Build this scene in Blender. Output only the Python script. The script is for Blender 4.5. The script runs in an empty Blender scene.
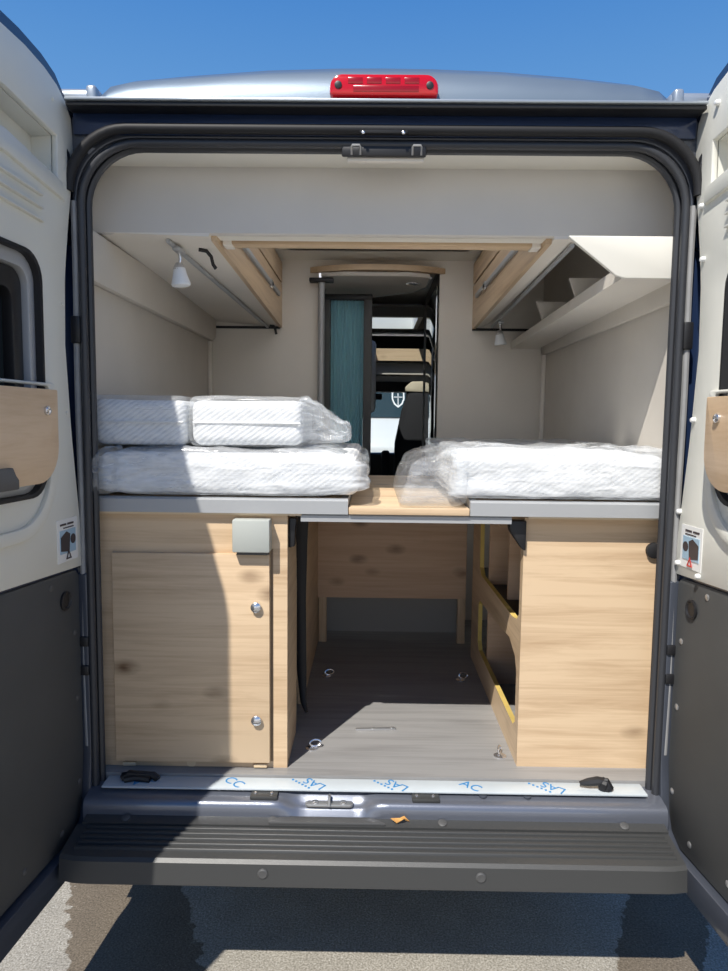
import bpy, bmesh, math, random
from mathutils import Vector, Matrix, noise
random.seed(7)
sc = bpy.context.scene
COL = sc.collection
PI = math.pi

# ------------------------------------------------------------------ materials
def new_mat(name):
    m = bpy.data.materials.new(name); m.use_nodes = True
    nt = m.node_tree
    return m, nt, nt.nodes['Principled BSDF'], nt.nodes.new, nt.links.new

def plain(name, col, rough=.5, metal=0., bump=0., bscale=200., var=0., vscale=6., coat=0., spec=.5):
    m, nt, p, N, L = new_mat(name)
    p.inputs['Roughness'].default_value = rough
    p.inputs['Metallic'].default_value = metal
    p.inputs['Coat Weight'].default_value = coat
    p.inputs['Coat Roughness'].default_value = .08
    p.inputs['Specular IOR Level'].default_value = spec
    tc = N('ShaderNodeTexCoord')
    n = N('ShaderNodeTexNoise'); n.inputs['Scale'].default_value = vscale; n.inputs['Detail'].default_value = 5
    L(tc.outputs['Object'], n.inputs['Vector'])
    r = N('ShaderNodeMapRange'); r.inputs['From Min'].default_value = .3; r.inputs['From Max'].default_value = .7
    r.inputs['To Min'].default_value = 1 - var; r.inputs['To Max'].default_value = 1 + var
    L(n.outputs['Fac'], r.inputs['Value'])
    mx = N('ShaderNodeVectorMath'); mx.operation = 'SCALE'; mx.inputs[0].default_value = col[:3]
    L(r.outputs['Result'], mx.inputs['Scale']); L(mx.outputs['Vector'], p.inputs['Base Color'])
    if bump:
        b = N('ShaderNodeTexNoise'); b.inputs['Scale'].default_value = bscale; b.inputs['Detail'].default_value = 3
        L(tc.outputs['Object'], b.inputs['Vector'])
        bp = N('ShaderNodeBump'); bp.inputs['Strength'].default_value = bump; bp.inputs['Distance'].default_value = .002
        L(b.outputs['Fac'], bp.inputs['Height']); L(bp.outputs['Normal'], p.inputs['Normal'])
    return m

def wood(name, axis='x', light=(.69, .515, .335), dark=(.49, .335, .20), rough=.45, knots=1.3, seed=0., gs=1.):
    m, nt, p, N, L = new_mat(name)
    p.inputs['Roughness'].default_value = rough
    tc = N('ShaderNodeTexCoord')
    def mp(long, cross):
        k = N('ShaderNodeMapping'); k.inputs['Location'].default_value = (seed, seed * .7, seed * .3)
        k.inputs['Scale'].default_value = {'x': (long, cross, cross), 'y': (cross, long, cross), 'z': (cross, cross, long)}[axis]
        L(tc.outputs['Object'], k.inputs['Vector']); return k
    n1 = N('ShaderNodeTexNoise'); n1.inputs['Scale'].default_value = gs; n1.inputs['Detail'].default_value = 8; n1.inputs['Roughness'].default_value = .65; n1.inputs['Distortion'].default_value = .6
    L(mp(1.6, 26).outputs[0], n1.inputs['Vector'])
    n2 = N('ShaderNodeTexNoise'); n2.inputs['Scale'].default_value = gs; n2.inputs['Detail'].default_value = 3
    L(mp(3, 160).outputs[0], n2.inputs['Vector'])
    n3 = N('ShaderNodeTexNoise'); n3.inputs['Scale'].default_value = gs; n3.inputs['Detail'].default_value = 2
    L(mp(.5, 7).outputs[0], n3.inputs['Vector'])
    add = N('ShaderNodeMath'); add.operation = 'MULTIPLY_ADD'; add.inputs[1].default_value = .35
    L(n2.outputs['Fac'], add.inputs[0]); L(n1.outputs['Fac'], add.inputs[2])
    add2 = N('ShaderNodeMath'); add2.operation = 'MULTIPLY_ADD'; add2.inputs[1].default_value = .5
    L(n3.outputs['Fac'], add2.inputs[0]); L(add.outputs[0], add2.inputs[2])
    cr = N('ShaderNodeValToRGB'); e = cr.color_ramp.elements
    e[0].position = .66; e[0].color = (*dark, 1); e[1].position = 1.08; e[1].color = (*light, 1)
    L(add2.outputs[0], cr.inputs['Fac'])
    out = cr.outputs['Color']
    if knots:
        v = N('ShaderNodeTexVoronoi'); v.inputs['Scale'].default_value = 1.; v.distance = 'EUCLIDEAN'
        L(mp(4.2, 8.0).outputs[0], v.inputs['Vector'])
        kr = N('ShaderNodeMapRange'); kr.inputs['From Min'].default_value = .02; kr.inputs['From Max'].default_value = .22
        kr.inputs['To Min'].default_value = knots; kr.inputs['To Max'].default_value = 0.
        L(v.outputs['Distance'], kr.inputs['Value'])
        kn = N('ShaderNodeMath'); kn.operation = 'MULTIPLY'
        n4 = N('ShaderNodeTexNoise'); n4.inputs['Scale'].default_value = 1.; L(mp(14, 60).outputs[0], n4.inputs['Vector'])
        L(kr.outputs[0], kn.inputs[0]); L(n4.outputs['Fac'], kn.inputs[1])
        mx = N('ShaderNodeMix'); mx.data_type = 'RGBA'
        L(kn.outputs[0], mx.inputs['Factor']); L(out, mx.inputs['A']); mx.inputs['B'].default_value = (.14, .07, .03, 1)
        out = mx.outputs['Result']
    L(out, p.inputs['Base Color'])
    bp = N('ShaderNodeBump'); bp.inputs['Strength'].default_value = .08; bp.inputs['Distance'].default_value = .002
    L(n2.outputs['Fac'], bp.inputs['Height']); L(bp.outputs['Normal'], p.inputs['Normal'])
    return m

def plastic_film(name, white=.45, scale=1., tint=(.93, .95, .97), rough=.14):
    m, nt, p, N, L = new_mat(name)
    out = nt.nodes['Material Output']
    p.inputs['Base Color'].default_value = (*tint, 1); p.inputs['Roughness'].default_value = rough
    p.inputs['Specular IOR Level'].default_value = .8
    tr = N('ShaderNodeBsdfTransparent'); tr.inputs['Color'].default_value = (.97, .98, .99, 1)
    tc = N('ShaderNodeTexCoord')
    n = N('ShaderNodeTexNoise'); n.inputs['Scale'].default_value = 1; n.inputs['Detail'].default_value = 6; n.inputs['Distortion'].default_value = 1.5
    kk = N('ShaderNodeMapping'); kk.inputs['Scale'].default_value = (7 * scale, 10 * scale, 40 * scale); kk.inputs['Rotation'].default_value = (0, .35, 0); L(tc.outputs['Object'], kk.inputs['Vector']); L(kk.outputs[0], n.inputs['Vector'])
    r = N('ShaderNodeMapRange'); r.inputs['From Min'].default_value = .35; r.inputs['From Max'].default_value = .68
    r.inputs['To Min'].default_value = white * .6; r.inputs['To Max'].default_value = min(1, white * 1.5)
    L(n.outputs['Fac'], r.inputs['Value'])
    mx = N('ShaderNodeMixShader'); L(r.outputs[0], mx.inputs['Fac']); L(tr.outputs[0], mx.inputs[1]); L(p.outputs[0], mx.inputs[2])
    L(mx.outputs[0], out.inputs['Surface'])
    k = N('ShaderNodeMapping'); k.inputs['Scale'].default_value = (9 * scale, 30 * scale, 34 * scale); k.inputs['Rotation'].default_value = (0, .3, 0); L(tc.outputs['Object'], k.inputs['Vector'])
    v = N('ShaderNodeTexNoise'); v.noise_type = 'RIDGED_MULTIFRACTAL'; v.inputs['Scale'].default_value = 1.; v.inputs['Detail'].default_value = 3; v.inputs['Distortion'].default_value = .8
    L(k.outputs[0], v.inputs['Vector'])
    bp = N('ShaderNodeBump'); bp.inputs['Strength'].default_value = .55; bp.inputs['Distance'].default_value = .012
    L(v.outputs['Fac'], bp.inputs['Height']); L(bp.outputs['Normal'], p.inputs['Normal'])
    return m

def glass(name, tint, fac, rough=.03):
    m, nt, p, N, L = new_mat(name)
    out = nt.nodes['Material Output']
    tr = N('ShaderNodeBsdfTransparent'); tr.inputs['Color'].default_value = (*tint, 1)
    p.inputs['Base Color'].default_value = (.02, .02, .025, 1); p.inputs['Roughness'].default_value = rough
    mx = N('ShaderNodeMixShader'); mx.inputs['Fac'].default_value = fac
    L(tr.outputs[0], mx.inputs[1]); L(p.outputs[0], mx.inputs[2]); L(mx.outputs[0], out.inputs['Surface'])
    return m

def mattress_mat(name):
    m, nt, p, N, L = new_mat(name)
    p.inputs['Roughness'].default_value = .9; p.inputs['Base Color'].default_value = (.80, .80, .79, 1)
    tc = N('ShaderNodeTexCoord'); hs = []
    for ang in (.62, -.75):
        k = N('ShaderNodeMapping'); k.inputs['Rotation'].default_value = (0, ang, 0); L(tc.outputs['Object'], k.inputs['Vector'])
        w = N('ShaderNodeTexWave'); w.bands_direction = 'Z'; w.inputs['Scale'].default_value = 27 if ang > 0 else 9; w.inputs['Distortion'].default_value = .6
        L(k.outputs[0], w.inputs['Vector']); hs.append(w)
    mul = N('ShaderNodeMath'); mul.operation = 'MULTIPLY_ADD'; mul.inputs[1].default_value = .75; L(hs[0].outputs['Fac'], mul.inputs[0])
    m2_ = N('ShaderNodeMath'); m2_.operation = 'MULTIPLY'; m2_.inputs[1].default_value = .25; L(hs[1].outputs['Fac'], m2_.inputs[0]); L(m2_.outputs[0], mul.inputs[2])
    cr = N('ShaderNodeValToRGB'); cr.color_ramp.elements[0].color = (.64, .65, .67, 1); cr.color_ramp.elements[1].color = (.86, .86, .85, 1)
    cr.color_ramp.elements[1].position = .6
    L(mul.outputs[0], cr.inputs['Fac']); L(cr.outputs['Color'], p.inputs['Base Color'])
    bp = N('ShaderNodeBump'); bp.inputs['Strength'].default_value = .3; bp.inputs['Distance'].default_value = .004
    L(mul.outputs[0], bp.inputs['Height']); L(bp.outputs['Normal'], p.inputs['Normal'])
    return m

def ground_mat(name):
    m, nt, p, N, L = new_mat(name)
    p.inputs['Roughness'].default_value = .9
    tc = N('ShaderNodeTexCoord')
    def noi(s, d=4, dist=0):
        n = N('ShaderNodeTexNoise'); n.inputs['Scale'].default_value = s; n.inputs['Detail'].default_value = d; n.inputs['Distortion'].default_value = dist
        L(tc.outputs['Object'], n.inputs['Vector']); return n
    fine = noi(170, 3); mid = noi(9, 5); edge = noi(24, 7, .6)
    cr = N('ShaderNodeValToRGB'); e = cr.color_ramp.elements
    e[0].position = .33; e[0].color = (.235, .215, .175, 1); e[1].position = .68; e[1].color = (.52, .485, .42, 1)
    L(fine.outputs['Fac'], cr.inputs['Fac'])
    mv = N('ShaderNodeMix'); mv.data_type = 'RGBA'; mv.blend_type = 'MULTIPLY'; mv.inputs['Factor'].default_value = .35
    L(cr.outputs['Color'], mv.inputs['A']); L(mid.outputs['Fac'], mv.inputs['B'])
    # light chips in the asphalt
    vo = N('ShaderNodeTexVoronoi'); vo.inputs['Scale'].default_value = 70; L(tc.outputs['Object'], vo.inputs['Vector'])
    lt = N('ShaderNodeMath'); lt.operation = 'LESS_THAN'; lt.inputs[1].default_value = .11; L(vo.outputs['Distance'], lt.inputs[0])
    chip = N('ShaderNodeMix'); chip.data_type = 'RGBA'; L(lt.outputs[0], chip.inputs['Factor']); L(mv.outputs['Result'], chip.inputs['A']); chip.inputs['B'].default_value = (.55, .53, .48, 1)
    # damp stains: each is a slanted ellipse with a ragged border
    tot = None
    for (cx, cy, rx, ry, sh) in ((-.70, .05, .19, .95, .40), (.86, .10, .13, .42, -.45)):
        sep = N('ShaderNodeSeparateXYZ'); L(tc.outputs['Object'], sep.inputs[0])
        dx = N('ShaderNodeMath'); dx.operation = 'SUBTRACT'; dx.inputs[1].default_value = cx; L(sep.outputs['X'], dx.inputs[0])
        dy = N('ShaderNodeMath'); dy.operation = 'SUBTRACT'; dy.inputs[1].default_value = cy; L(sep.outputs['Y'], dy.inputs[0])
        s2 = N('ShaderNodeMath'); s2.operation = 'MULTIPLY_ADD'; s2.inputs[1].default_value = sh; L(dy.outputs[0], s2.inputs[0]); L(dx.outputs[0], s2.inputs[2])
        a = N('ShaderNodeMath'); a.operation = 'DIVIDE'; a.inputs[1].default_value = rx; L(s2.outputs[0], a.inputs[0])
        b = N('ShaderNodeMath'); b.operation = 'DIVIDE'; b.inputs[1].default_value = ry; L(dy.outputs[0], b.inputs[0])
        cmb = N('ShaderNodeCombineXYZ'); L(a.outputs[0], cmb.inputs[0]); L(b.outputs[0], cmb.inputs[1])
        ln = N('ShaderNodeVectorMath'); ln.operation = 'LENGTH'; L(cmb.outputs[0], ln.inputs[0])
        ed = N('ShaderNodeMath'); ed.operation = 'MULTIPLY_ADD'; ed.inputs[1].default_value = .6; L(edge.outputs['Fac'], ed.inputs[0]); L(ln.outputs['Value'], ed.inputs[2])
        mr = N('ShaderNodeMapRange'); mr.inputs['From Min'].default_value = 1.28; mr.inputs['From Max'].default_value = 1.32; mr.inputs['To Min'].default_value = 1; mr.inputs['To Max'].default_value = 0
        L(ed.outputs[0], mr.inputs['Value'])
        if tot is None: tot = mr.outputs[0]
        else:
            mxx = N('ShaderNodeMath'); mxx.operation = 'MAXIMUM'; L(tot, mxx.inputs[0]); L(mr.outputs[0], mxx.inputs[1]); tot = mxx.outputs[0]
    wet = N('ShaderNodeMix'); wet.data_type = 'RGBA'; wet.blend_type = 'MULTIPLY'; L(tot, wet.inputs['Factor']); L(chip.outputs['Result'], wet.inputs['A']); wet.inputs['B'].default_value = (.46, .40, .34, 1)
    L(wet.outputs['Result'], p.inputs['Base Color'])
    bp = N('ShaderNodeBump'); bp.inputs['Strength'].default_value = .6; bp.inputs['Distance'].default_value = .004
    L(fine.outputs['Fac'], bp.inputs['Height']); L(bp.outputs['Normal'], p.inputs['Normal'])
    return m

def flake_paint(name, col, metal=.5, rough=.35):
    m = plain(name, col, rough, metal, var=.03, coat=.6)
    nt = m.node_tree; p = nt.nodes['Principled BSDF']
    tc = nt.nodes.new('ShaderNodeTexCoord'); v = nt.nodes.new('ShaderNodeTexNoise'); v.inputs['Scale'].default_value = 420
    nt.links.new(tc.outputs['Object'], v.inputs['Vector'])
    b = nt.nodes.new('ShaderNodeBump'); b.inputs['Strength'].default_value = .12; b.inputs['Distance'].default_value = .002
    nt.links.new(v.outputs['Fac'], b.inputs['Height']); nt.links.new(b.outputs['Normal'], p.inputs['Normal'])
    return m

M = {}
M['wood_x'] = wood('light beech decor', 'x')
M['wood_hatch'] = wood('light beech decor hatch', 'x', seed=3.1, knots=1.6)
M['wood_y'] = wood('light beech decor lengthwise', 'y', seed=1.3, knots=.3)
M['wood_z'] = wood('light beech decor upright', 'z', seed=2.2, knots=.2)
M['wood_back'] = wood('beech back panel', 'x', light=(.66, .46, .31), dark=(.54, .34, .21), seed=5.7, knots=1.5)
M['wood_pocket'] = wood('beech plywood pocket', 'x', light=(.70, .51, .33), dark=(.60, .41, .24), seed=4.4, knots=.4)
M['wood_pocket_y'] = wood('beech plywood pocket along', 'y', light=(.70, .51, .33), dark=(.60, .41, .24), seed=4.4, knots=.4)
M['gapwood'] = plain('dark beech edge', (.22, .15, .09), .7)
M['mdf'] = plain('raw yellow board edge', (.72, .53, .15), .7, var=.08, vscale=30)
M['edge'] = plain('cream edge band', (.74, .58, .38), .5)
M['cream'] = plain('cream decor board', (.80, .75, .675), .5, var=.02)
M['cream_light'] = plain('pale cream board', (.80, .775, .70), .5, var=.015)
M['header'] = plain('grey felt board', (.68, .65, .61), .7, var=.02, bump=.1, bscale=300)
M['wall'] = plain('felted wall lining', (.60, .555, .49), .85, var=.03, bump=.25, bscale=420)
M['floor'] = wood('grey oak vinyl', 'x', light=(.285, .28, .275), dark=(.19, .186, .183), rough=.5, knots=.0, seed=8.)
M['trim'] = plain('moulded door lining', (.71, .70, .63), .55, var=.015, bump=.12, bscale=600)
M['black_panel'] = plain('black hardboard', (.088, .090, .089), .65, var=.12, vscale=3, bump=.2, bscale=500, spec=.25)
M['navy'] = plain('navy lacquer', (.016, .032, .085), .3, .25, coat=.7)
M['frame'] = plain('slate lacquer', (.06, .068, .088), .35, .2, coat=.5)
M['sillpaint'] = flake_paint('blue grey sill lacquer', (.17, .185, .225), .5, .3)
M['roof'] = flake_paint('blue grey roof lacquer', (.155, .20, .25), .35, .4)
M['roof_light'] = plain('silver roof rib', (.40, .44, .48), .3, .5)
M['rubber'] = plain('black rubber', (.018, .018, .02), .55, spec=.3)
M['seal'] = plain('grey black rubber seal', (.036, .038, .044), .4, spec=.5)
M['strip'] = plain('grey flange strip', (.27, .27, .27), .6, var=.1, vscale=20)
M['bumper'] = plain('dark grey bumper plastic', (.048, .049, .049), .42, bump=.15, bscale=700)
M['blackp'] = plain('black plastic', (.012, .012, .014), .45)
M['alu'] = plain('grey aluminium profile', (.42, .43, .44), .45, .25)
M['chrome'] = plain('chrome', (.75, .75, .77), .2, .9)
M['zinc'] = plain('zinc plated steel', (.55, .55, .55), .35, .8)
M['greybox'] = plain('grey green plastic box', (.43, .45, .42), .5)
M['film'] = plain('white protective film', (.52, .57, .60), .2, var=.05, vscale=8)
M['blueprint'] = plain('blue print', (.03, .22, .50), .5)
M['mattress'] = mattress_mat('quilted mattress fabric')
M['wrap'] = plastic_film('clear mattress wrap', .42, 1.)
M['wrap_tight'] = plastic_film('tight mattress wrap', .20, .7)
M['bag'] = plastic_film('loose clear bag', .22, .8, rough=.12)
M['glass'] = glass('clear glass', (.9, .93, .93), .12)
def opal_mat():
    m, nt, p, N, L = new_mat('added opal roof light')
    tr = N('ShaderNodeBsdfTranslucent'); tr.inputs['Color'].default_value = (.92, .90, .86, 1)
    mx = N('ShaderNodeMixShader'); mx.inputs['Fac'].default_value = .85; p.inputs['Base Color'].default_value = (.9, .9, .88, 1)
    L(p.outputs[0], mx.inputs[1]); L(tr.outputs[0], mx.inputs[2]); L(mx.outputs[0], nt.nodes['Material Output'].inputs['Surface'])
    return m
M['opal'] = opal_mat()
def tambour_mat():
    m, nt, p, N, L = new_mat('teal translucent tambour')
    p.inputs['Base Color'].default_value = (.46, .70, .80, 1); p.inputs['Roughness'].default_value = .4
    tr = N('ShaderNodeBsdfTranslucent'); tr.inputs['Color'].default_value = (.68, .93, .98, 1)
    mx = N('ShaderNodeMixShader'); mx.inputs['Fac'].default_value = .72
    L(p.outputs[0], mx.inputs[1]); L(tr.outputs[0], mx.inputs[2]); L(mx.outputs[0], nt.nodes['Material Output'].inputs['Surface'])
    return m
M['van_glass'] = plain('dark teal windscreen', (.03, .055, .065), .15)
M['dark_glass'] = glass('tinted glass', (.10, .12, .14), .35)
M['white'] = plain('white paint', (.80, .80, .78), .4)
M['shade'] = plain('opal lamp shade', (.80, .82, .84), .4)
M['darkgrey'] = plain('dark grey frame', (.08, .08, .08), .5)
M['midgrey'] = plain('grey lid', (.62, .58, .52), .6)
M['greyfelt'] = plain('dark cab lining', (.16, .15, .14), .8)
M['seat'] = plain('black seat cloth', (.018, .018, .022), .85)
M['seat_sun_patch'] = plain('beige sunlit headrest patch', (.62, .55, .42), .85)
M['lash'] = plain('grey bulkhead', (.34, .325, .30), .6)
M['mirror'] = plain('dark mirror foil', (.45, .47, .47), .06, 1.)
M['leaf'] = plain('dry leaf', (.55, .28, .08), .8, var=.3, vscale=60)
M['photo_dark'] = plain('sticker photo dark', (.05, .04, .045), .4)
M['photo_blue'] = plain('sticker photo blue', (.35, .50, .62), .4)
M['red_print'] = plain('red print', (.6, .05, .04), .4)
M['ground'] = ground_mat('asphalt')

M['tambour'] = tambour_mat()
def red_lens():
    m, nt, p, N, L = new_mat('red lamp lens')
    p.inputs['Base Color'].default_value = (.62, .004, .01, 1); p.inputs['Roughness'].default_value = .12; p.inputs['Coat Weight'].default_value = .6
    p.inputs['Transmission Weight'].default_value = .15
    return m
M['red'] = red_lens()
M['red_deep'] = plain('red lamp cell', (.30, .002, .004), .2, coat=.5)

# ------------------------------------------------------------------ mesh builder
ROOT = {}
class G:
    def __init__(s): s.bm = bmesh.new()
    def box(s, x0, x1, y0, y1, z0, z1, b=0., seg=2):
        t = bmesh.new(); bmesh.ops.create_cube(t, size=1)
        for v in t.verts: v.co = Vector(((x0 + x1) / 2 + v.co.x * (x1 - x0), (y0 + y1) / 2 + v.co.y * (y1 - y0), (z0 + z1) / 2 + v.co.z * (z1 - z0)))
        if b: bmesh.ops.bevel(t, geom=t.edges[:], offset=b, segments=seg, profile=.5, affect='EDGES')
        return s.add(t)
    def add(s, t):
        me = bpy.data.meshes.new('t'); t.to_mesh(me); t.free(); s.bm.from_mesh(me); bpy.data.meshes.remove(me); return s
    def poly(s, pts, axis, a, b, holes=(), bev=0.):
        t = bmesh.new()
        def P(u, v, w): return {'x': (w, u, v), 'y': (u, w, v), 'z': (u, v, w)}[axis]
        es = []
        for loop in [pts] + list(holes):
            vs = [t.verts.new(P(u, v, a)) for u, v in loop]
            es += [t.edges.new((vs[i], vs[(i + 1) % len(vs)])) for i in range(len(vs))]
        if holes: bmesh.ops.triangle_fill(t, use_beauty=True, use_dissolve=False, edges=es)
        else: t.faces.new(t.verts[:])
        r = bmesh.ops.extrude_face_region(t, geom=t.faces[:])
        d = Vector(P(0, 0, b - a))
        for g in r['geom']:
            if isinstance(g, bmesh.types.BMVert): g.co += d
        bmesh.ops.recalc_face_normals(t, faces=t.faces[:])
        if bev:
            lim = [e for e in t.edges if len(e.link_faces) == 2 and e.calc_face_angle(0) > .6]
            bmesh.ops.bevel(t, geom=lim, offset=bev, segments=2, profile=.5, affect='EDGES')
        return s.add(t)
    def tube(s, pts, r, n=10, closed=False, ry=None):
        t = bmesh.new(); pts = [Vector(p) for p in pts]; rings = []
        k = len(pts); up0 = None
        for i, p in enumerate(pts):
            if closed: d = (pts[(i + 1) % k] - pts[i - 1])
            else: d = pts[min(i + 1, k - 1)] - pts[max(i - 1, 0)]
            d.normalize()
            if up0 is None: up0 = Vector((0, 0, 1)) if abs(d.z) < .9 else Vector((0, 1, 0))
            a = d.cross(up0).normalized(); b = a.cross(d).normalized(); up0 = b
            rr = r[i] if isinstance(r, (list, tuple)) else r
            rings.append([t.verts.new(p + a * rr * math.cos(q * 2 * PI / n) + b * (rr if ry is None else ry) * math.sin(q * 2 * PI / n)) for q in range(n)])
        m = k if closed else k - 1
        for i in range(m):
            A, B_ = rings[i], rings[(i + 1) % k]
            for q in range(n): t.faces.new((A[q], A[(q + 1) % n], B_[(q + 1) % n], B_[q]))
        if not closed: t.faces.new(rings[0][::-1]); t.faces.new(rings[-1])
        bmesh.ops.recalc_face_normals(t, faces=t.faces[:])
        return s.add(t)
    def cyl(s, p0, p1, r0, r1=None, n=16): return s.tube([p0, p1], [r0, r0 if r1 is None else r1], n)
    def lathe(s, c, axis, prof, n=20):
        """prof = [(distance along axis, radius)...]"""
        ax = Vector(axis).normalized(); a = ax.orthogonal().normalized(); b = ax.cross(a); c = Vector(c)
        t = bmesh.new(); rings = [[t.verts.new(c + ax * h + (a * math.cos(q * 2 * PI / n) + b * math.sin(q * 2 * PI / n)) * max(r, 1e-4)) for q in range(n)] for h, r in prof]
        for A, B_ in zip(rings, rings[1:]):
            for q in range(n): t.faces.new((A[q], A[(q + 1) % n], B_[(q + 1) % n], B_[q]))
        t.faces.new(rings[0][::-1]); t.faces.new(rings[-1])
        bmesh.ops.recalc_face_normals(t, faces=t.faces[:])
        return s.add(t)
    def slice(s, axis, step, lo, hi):
        no = {'x': (1, 0, 0), 'y': (0, 1, 0), 'z': (0, 0, 1)}[axis]; i = {'x': 0, 'y': 1, 'z': 2}[axis]
        v = lo + step
        while v < hi - step * .3:
            co = [0, 0, 0]; co[i] = v
            bmesh.ops.bisect_plane(s.bm, geom=s.bm.verts[:] + s.bm.edges[:] + s.bm.faces[:], plane_co=co, plane_no=no)
            v += step
        return s
    def sweep_x(s, prof, x0, x1):      # (y,z) outline drawn along x
        return s.poly(prof, 'x', x0, x1)
    def map(s, f):
        for v in s.bm.verts: v.co = f(v.co)
        bmesh.ops.recalc_face_normals(s.bm, faces=s.bm.faces[:]); return s
    def build(s, name, mat, parent=None, smooth=False, kind=None, mats=None, pick=None, label=None, ang=40):
        w = ROOT.get(parent.name, Vector((0, 0, 0))) if parent else Vector((0, 0, 0))
        for v in s.bm.verts: v.co -= w
        if pick:
            for f in s.bm.faces: f.material_index = pick(f)
        for f in s.bm.faces: f.smooth = True
        me = bpy.data.meshes.new(name); s.bm.to_mesh(me); s.bm.free()
        me.materials.append(M[mat])
        for k in mats or (): me.materials.append(M[k])
        if not smooth: me.set_sharp_from_angle(angle=math.radians(ang))
        o = bpy.data.objects.new(name, me); COL.objects.link(o)
        if parent: o.parent = parent; ROOT[o.name] = w
        else: ROOT[o.name] = Vector((0, 0, 0))
        if kind: o['kind'] = kind
        if label: o['label'] = label
        return o

def root(name, label, cat, loc, group=None):
    o = bpy.data.objects.new(name, None); o.empty_display_size = .05; COL.objects.link(o); o.location = loc
    o['label'] = label; o['category'] = cat
    if group: o['group'] = group
    ROOT[o.name] = Vector(loc); return o
def tag(o, label, cat, group=None):
    o['label'] = label; o['category'] = cat
    if group: o['group'] = group
    return o
def rrect(x0, x1, y0, y1, r, n=6):
    if not isinstance(r, (list, tuple)): r = (r,) * 4      # bl, br, tr, tl
    out = []
    for (cx, cy, a, rr) in ((x0 + r[0], y0 + r[0], PI, r[0]), (x1 - r[1], y0 + r[1], 1.5 * PI, r[1]), (x1 - r[2], y1 - r[2], 0, r[2]), (x0 + r[3], y1 - r[3], .5 * PI, r[3])):
        k = n if rr > 1e-4 else 0
        for i in range(k + 1):
            q = a + (PI / 2) * (i / k if k else 0); out.append((cx + rr * math.cos(q), cy + rr * math.sin(q)))
    return out
def circle(cx, cy, r, n=20): return [(cx + r * math.cos(i * 2 * PI / n), cy + r * math.sin(i * 2 * PI / n)) for i in range(n)]
def fbm(p, o=4): return noise.fractal(p, 1.0, 2.0, o)

def text_mesh(body, size, mat, name, parent, mtx, depth=.0004):
    cu = bpy.data.curves.new('letters', 'FONT'); cu.body = body; cu.size = size; cu.extrude = depth; cu.align_x = 'CENTER'; cu.align_y = 'CENTER'
    t = bpy.data.objects.new('letters', cu); COL.objects.link(t)
    bpy.context.view_layer.update()
    me = bpy.data.meshes.new_from_object(t.evaluated_get(bpy.context.evaluated_depsgraph_get()))
    bpy.data.objects.remove(t); bpy.data.curves.remove(cu)
    w = ROOT.get(parent.name, Vector((0, 0, 0)))
    me.transform(Matrix.Translation(-w) @ mtx)
    me.materials.clear(); me.materials.append(M[mat])
    o = bpy.data.objects.new(name, me); COL.objects.link(o); o.parent = parent; ROOT[o.name] = w
    return o

# ------------------------------------------------------------------ world, sun, camera
w = bpy.data.worlds.new('sky'); sc.world = w; w.use_nodes = True
nt = w.node_tree; bg = nt.nodes['Background']
tc = nt.nodes.new('ShaderNodeTexCoord'); sp = nt.nodes.new('ShaderNodeSeparateXYZ'); nt.links.new(tc.outputs['Generated'], sp.inputs[0])
cr = nt.nodes.new('ShaderNodeValToRGB'); nt.links.new(sp.outputs['Z'], cr.inputs['Fac'])
e = cr.color_ramp.elements
e[0].position = 0.; e[0].color = (1.05, 1.05, 1.03, 1); e[1].position = 1.; e[1].color = (.035, .13, .42, 1)
for pos, c in ((.10, (.95, .97, 1.0)), (.20, (.62, .74, .92)), (.32, (.155, .36, .715)), (.42, (.108, .30, .655)), (.54, (.052, .215, .59)), (.72, (.04, .17, .50))):
    q = e.new(pos); q.color = (*c, 1)
nt.links.new(cr.outputs['Color'], bg.inputs['Color']); bg.inputs['Strength'].default_value = 1.0

SUN = Vector((.50, 1., -1.48))
sl = bpy.data.lights.new('sun', 'SUN'); sl.energy = 5.6; sl.angle = math.radians(.55); sl.color = (1., .955, .88)
so = bpy.data.objects.new('sun', sl); COL.objects.link(so); so.rotation_euler = SUN.to_track_quat('-Z', 'Y').to_euler(); so.location = (-2, -4, 6)

F = 700.
cd = bpy.data.cameras.new('camera'); cam = bpy.data.objects.new('camera', cd); COL.objects.link(cam); sc.camera = cam
cd.sensor_fit = 'VERTICAL'; cd.sensor_height = 36.; cd.lens = 36. * F / 971.; cd.clip_start = .02; cd.clip_end = 400
pt, yw, rl = math.radians(5.35), math.radians(-.57), math.radians(.65)
fv = Vector((math.sin(yw) * math.cos(pt), math.cos(yw) * math.cos(pt), -math.sin(pt)))
rv = Vector((math.cos(yw), -math.sin(yw), 0)); uv = rv.cross(fv)
r2 = rv * math.cos(rl) + uv * math.sin(rl); u2 = uv * math.cos(rl) - rv * math.sin(rl)
cam.matrix_world = Matrix(((r2.x, u2.x, -fv.x, -.02), (r2.y, u2.y, -fv.y, -1.85), (r2.z, u2.z, -fv.z, 1.52), (0, 0, 0, 1)))
vs = sc.view_settings; vs.view_transform = 'Standard'; vs.look = 'None'; vs.gamma = 1; vs.use_curve_mapping = False; vs.exposure = 0.

# ------------------------------------------------------------------ setting
FZ = .525
g = G(); g.poly([(-45, -30), (45, -30), (45, 60), (-45, 60)], 'z', -.1, 0.); g.build('ground', 'ground', kind='structure')
G().box(-.83, .83, .028, 4.9, FZ - .03, FZ).build('floor', 'floor', kind='structure')
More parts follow.
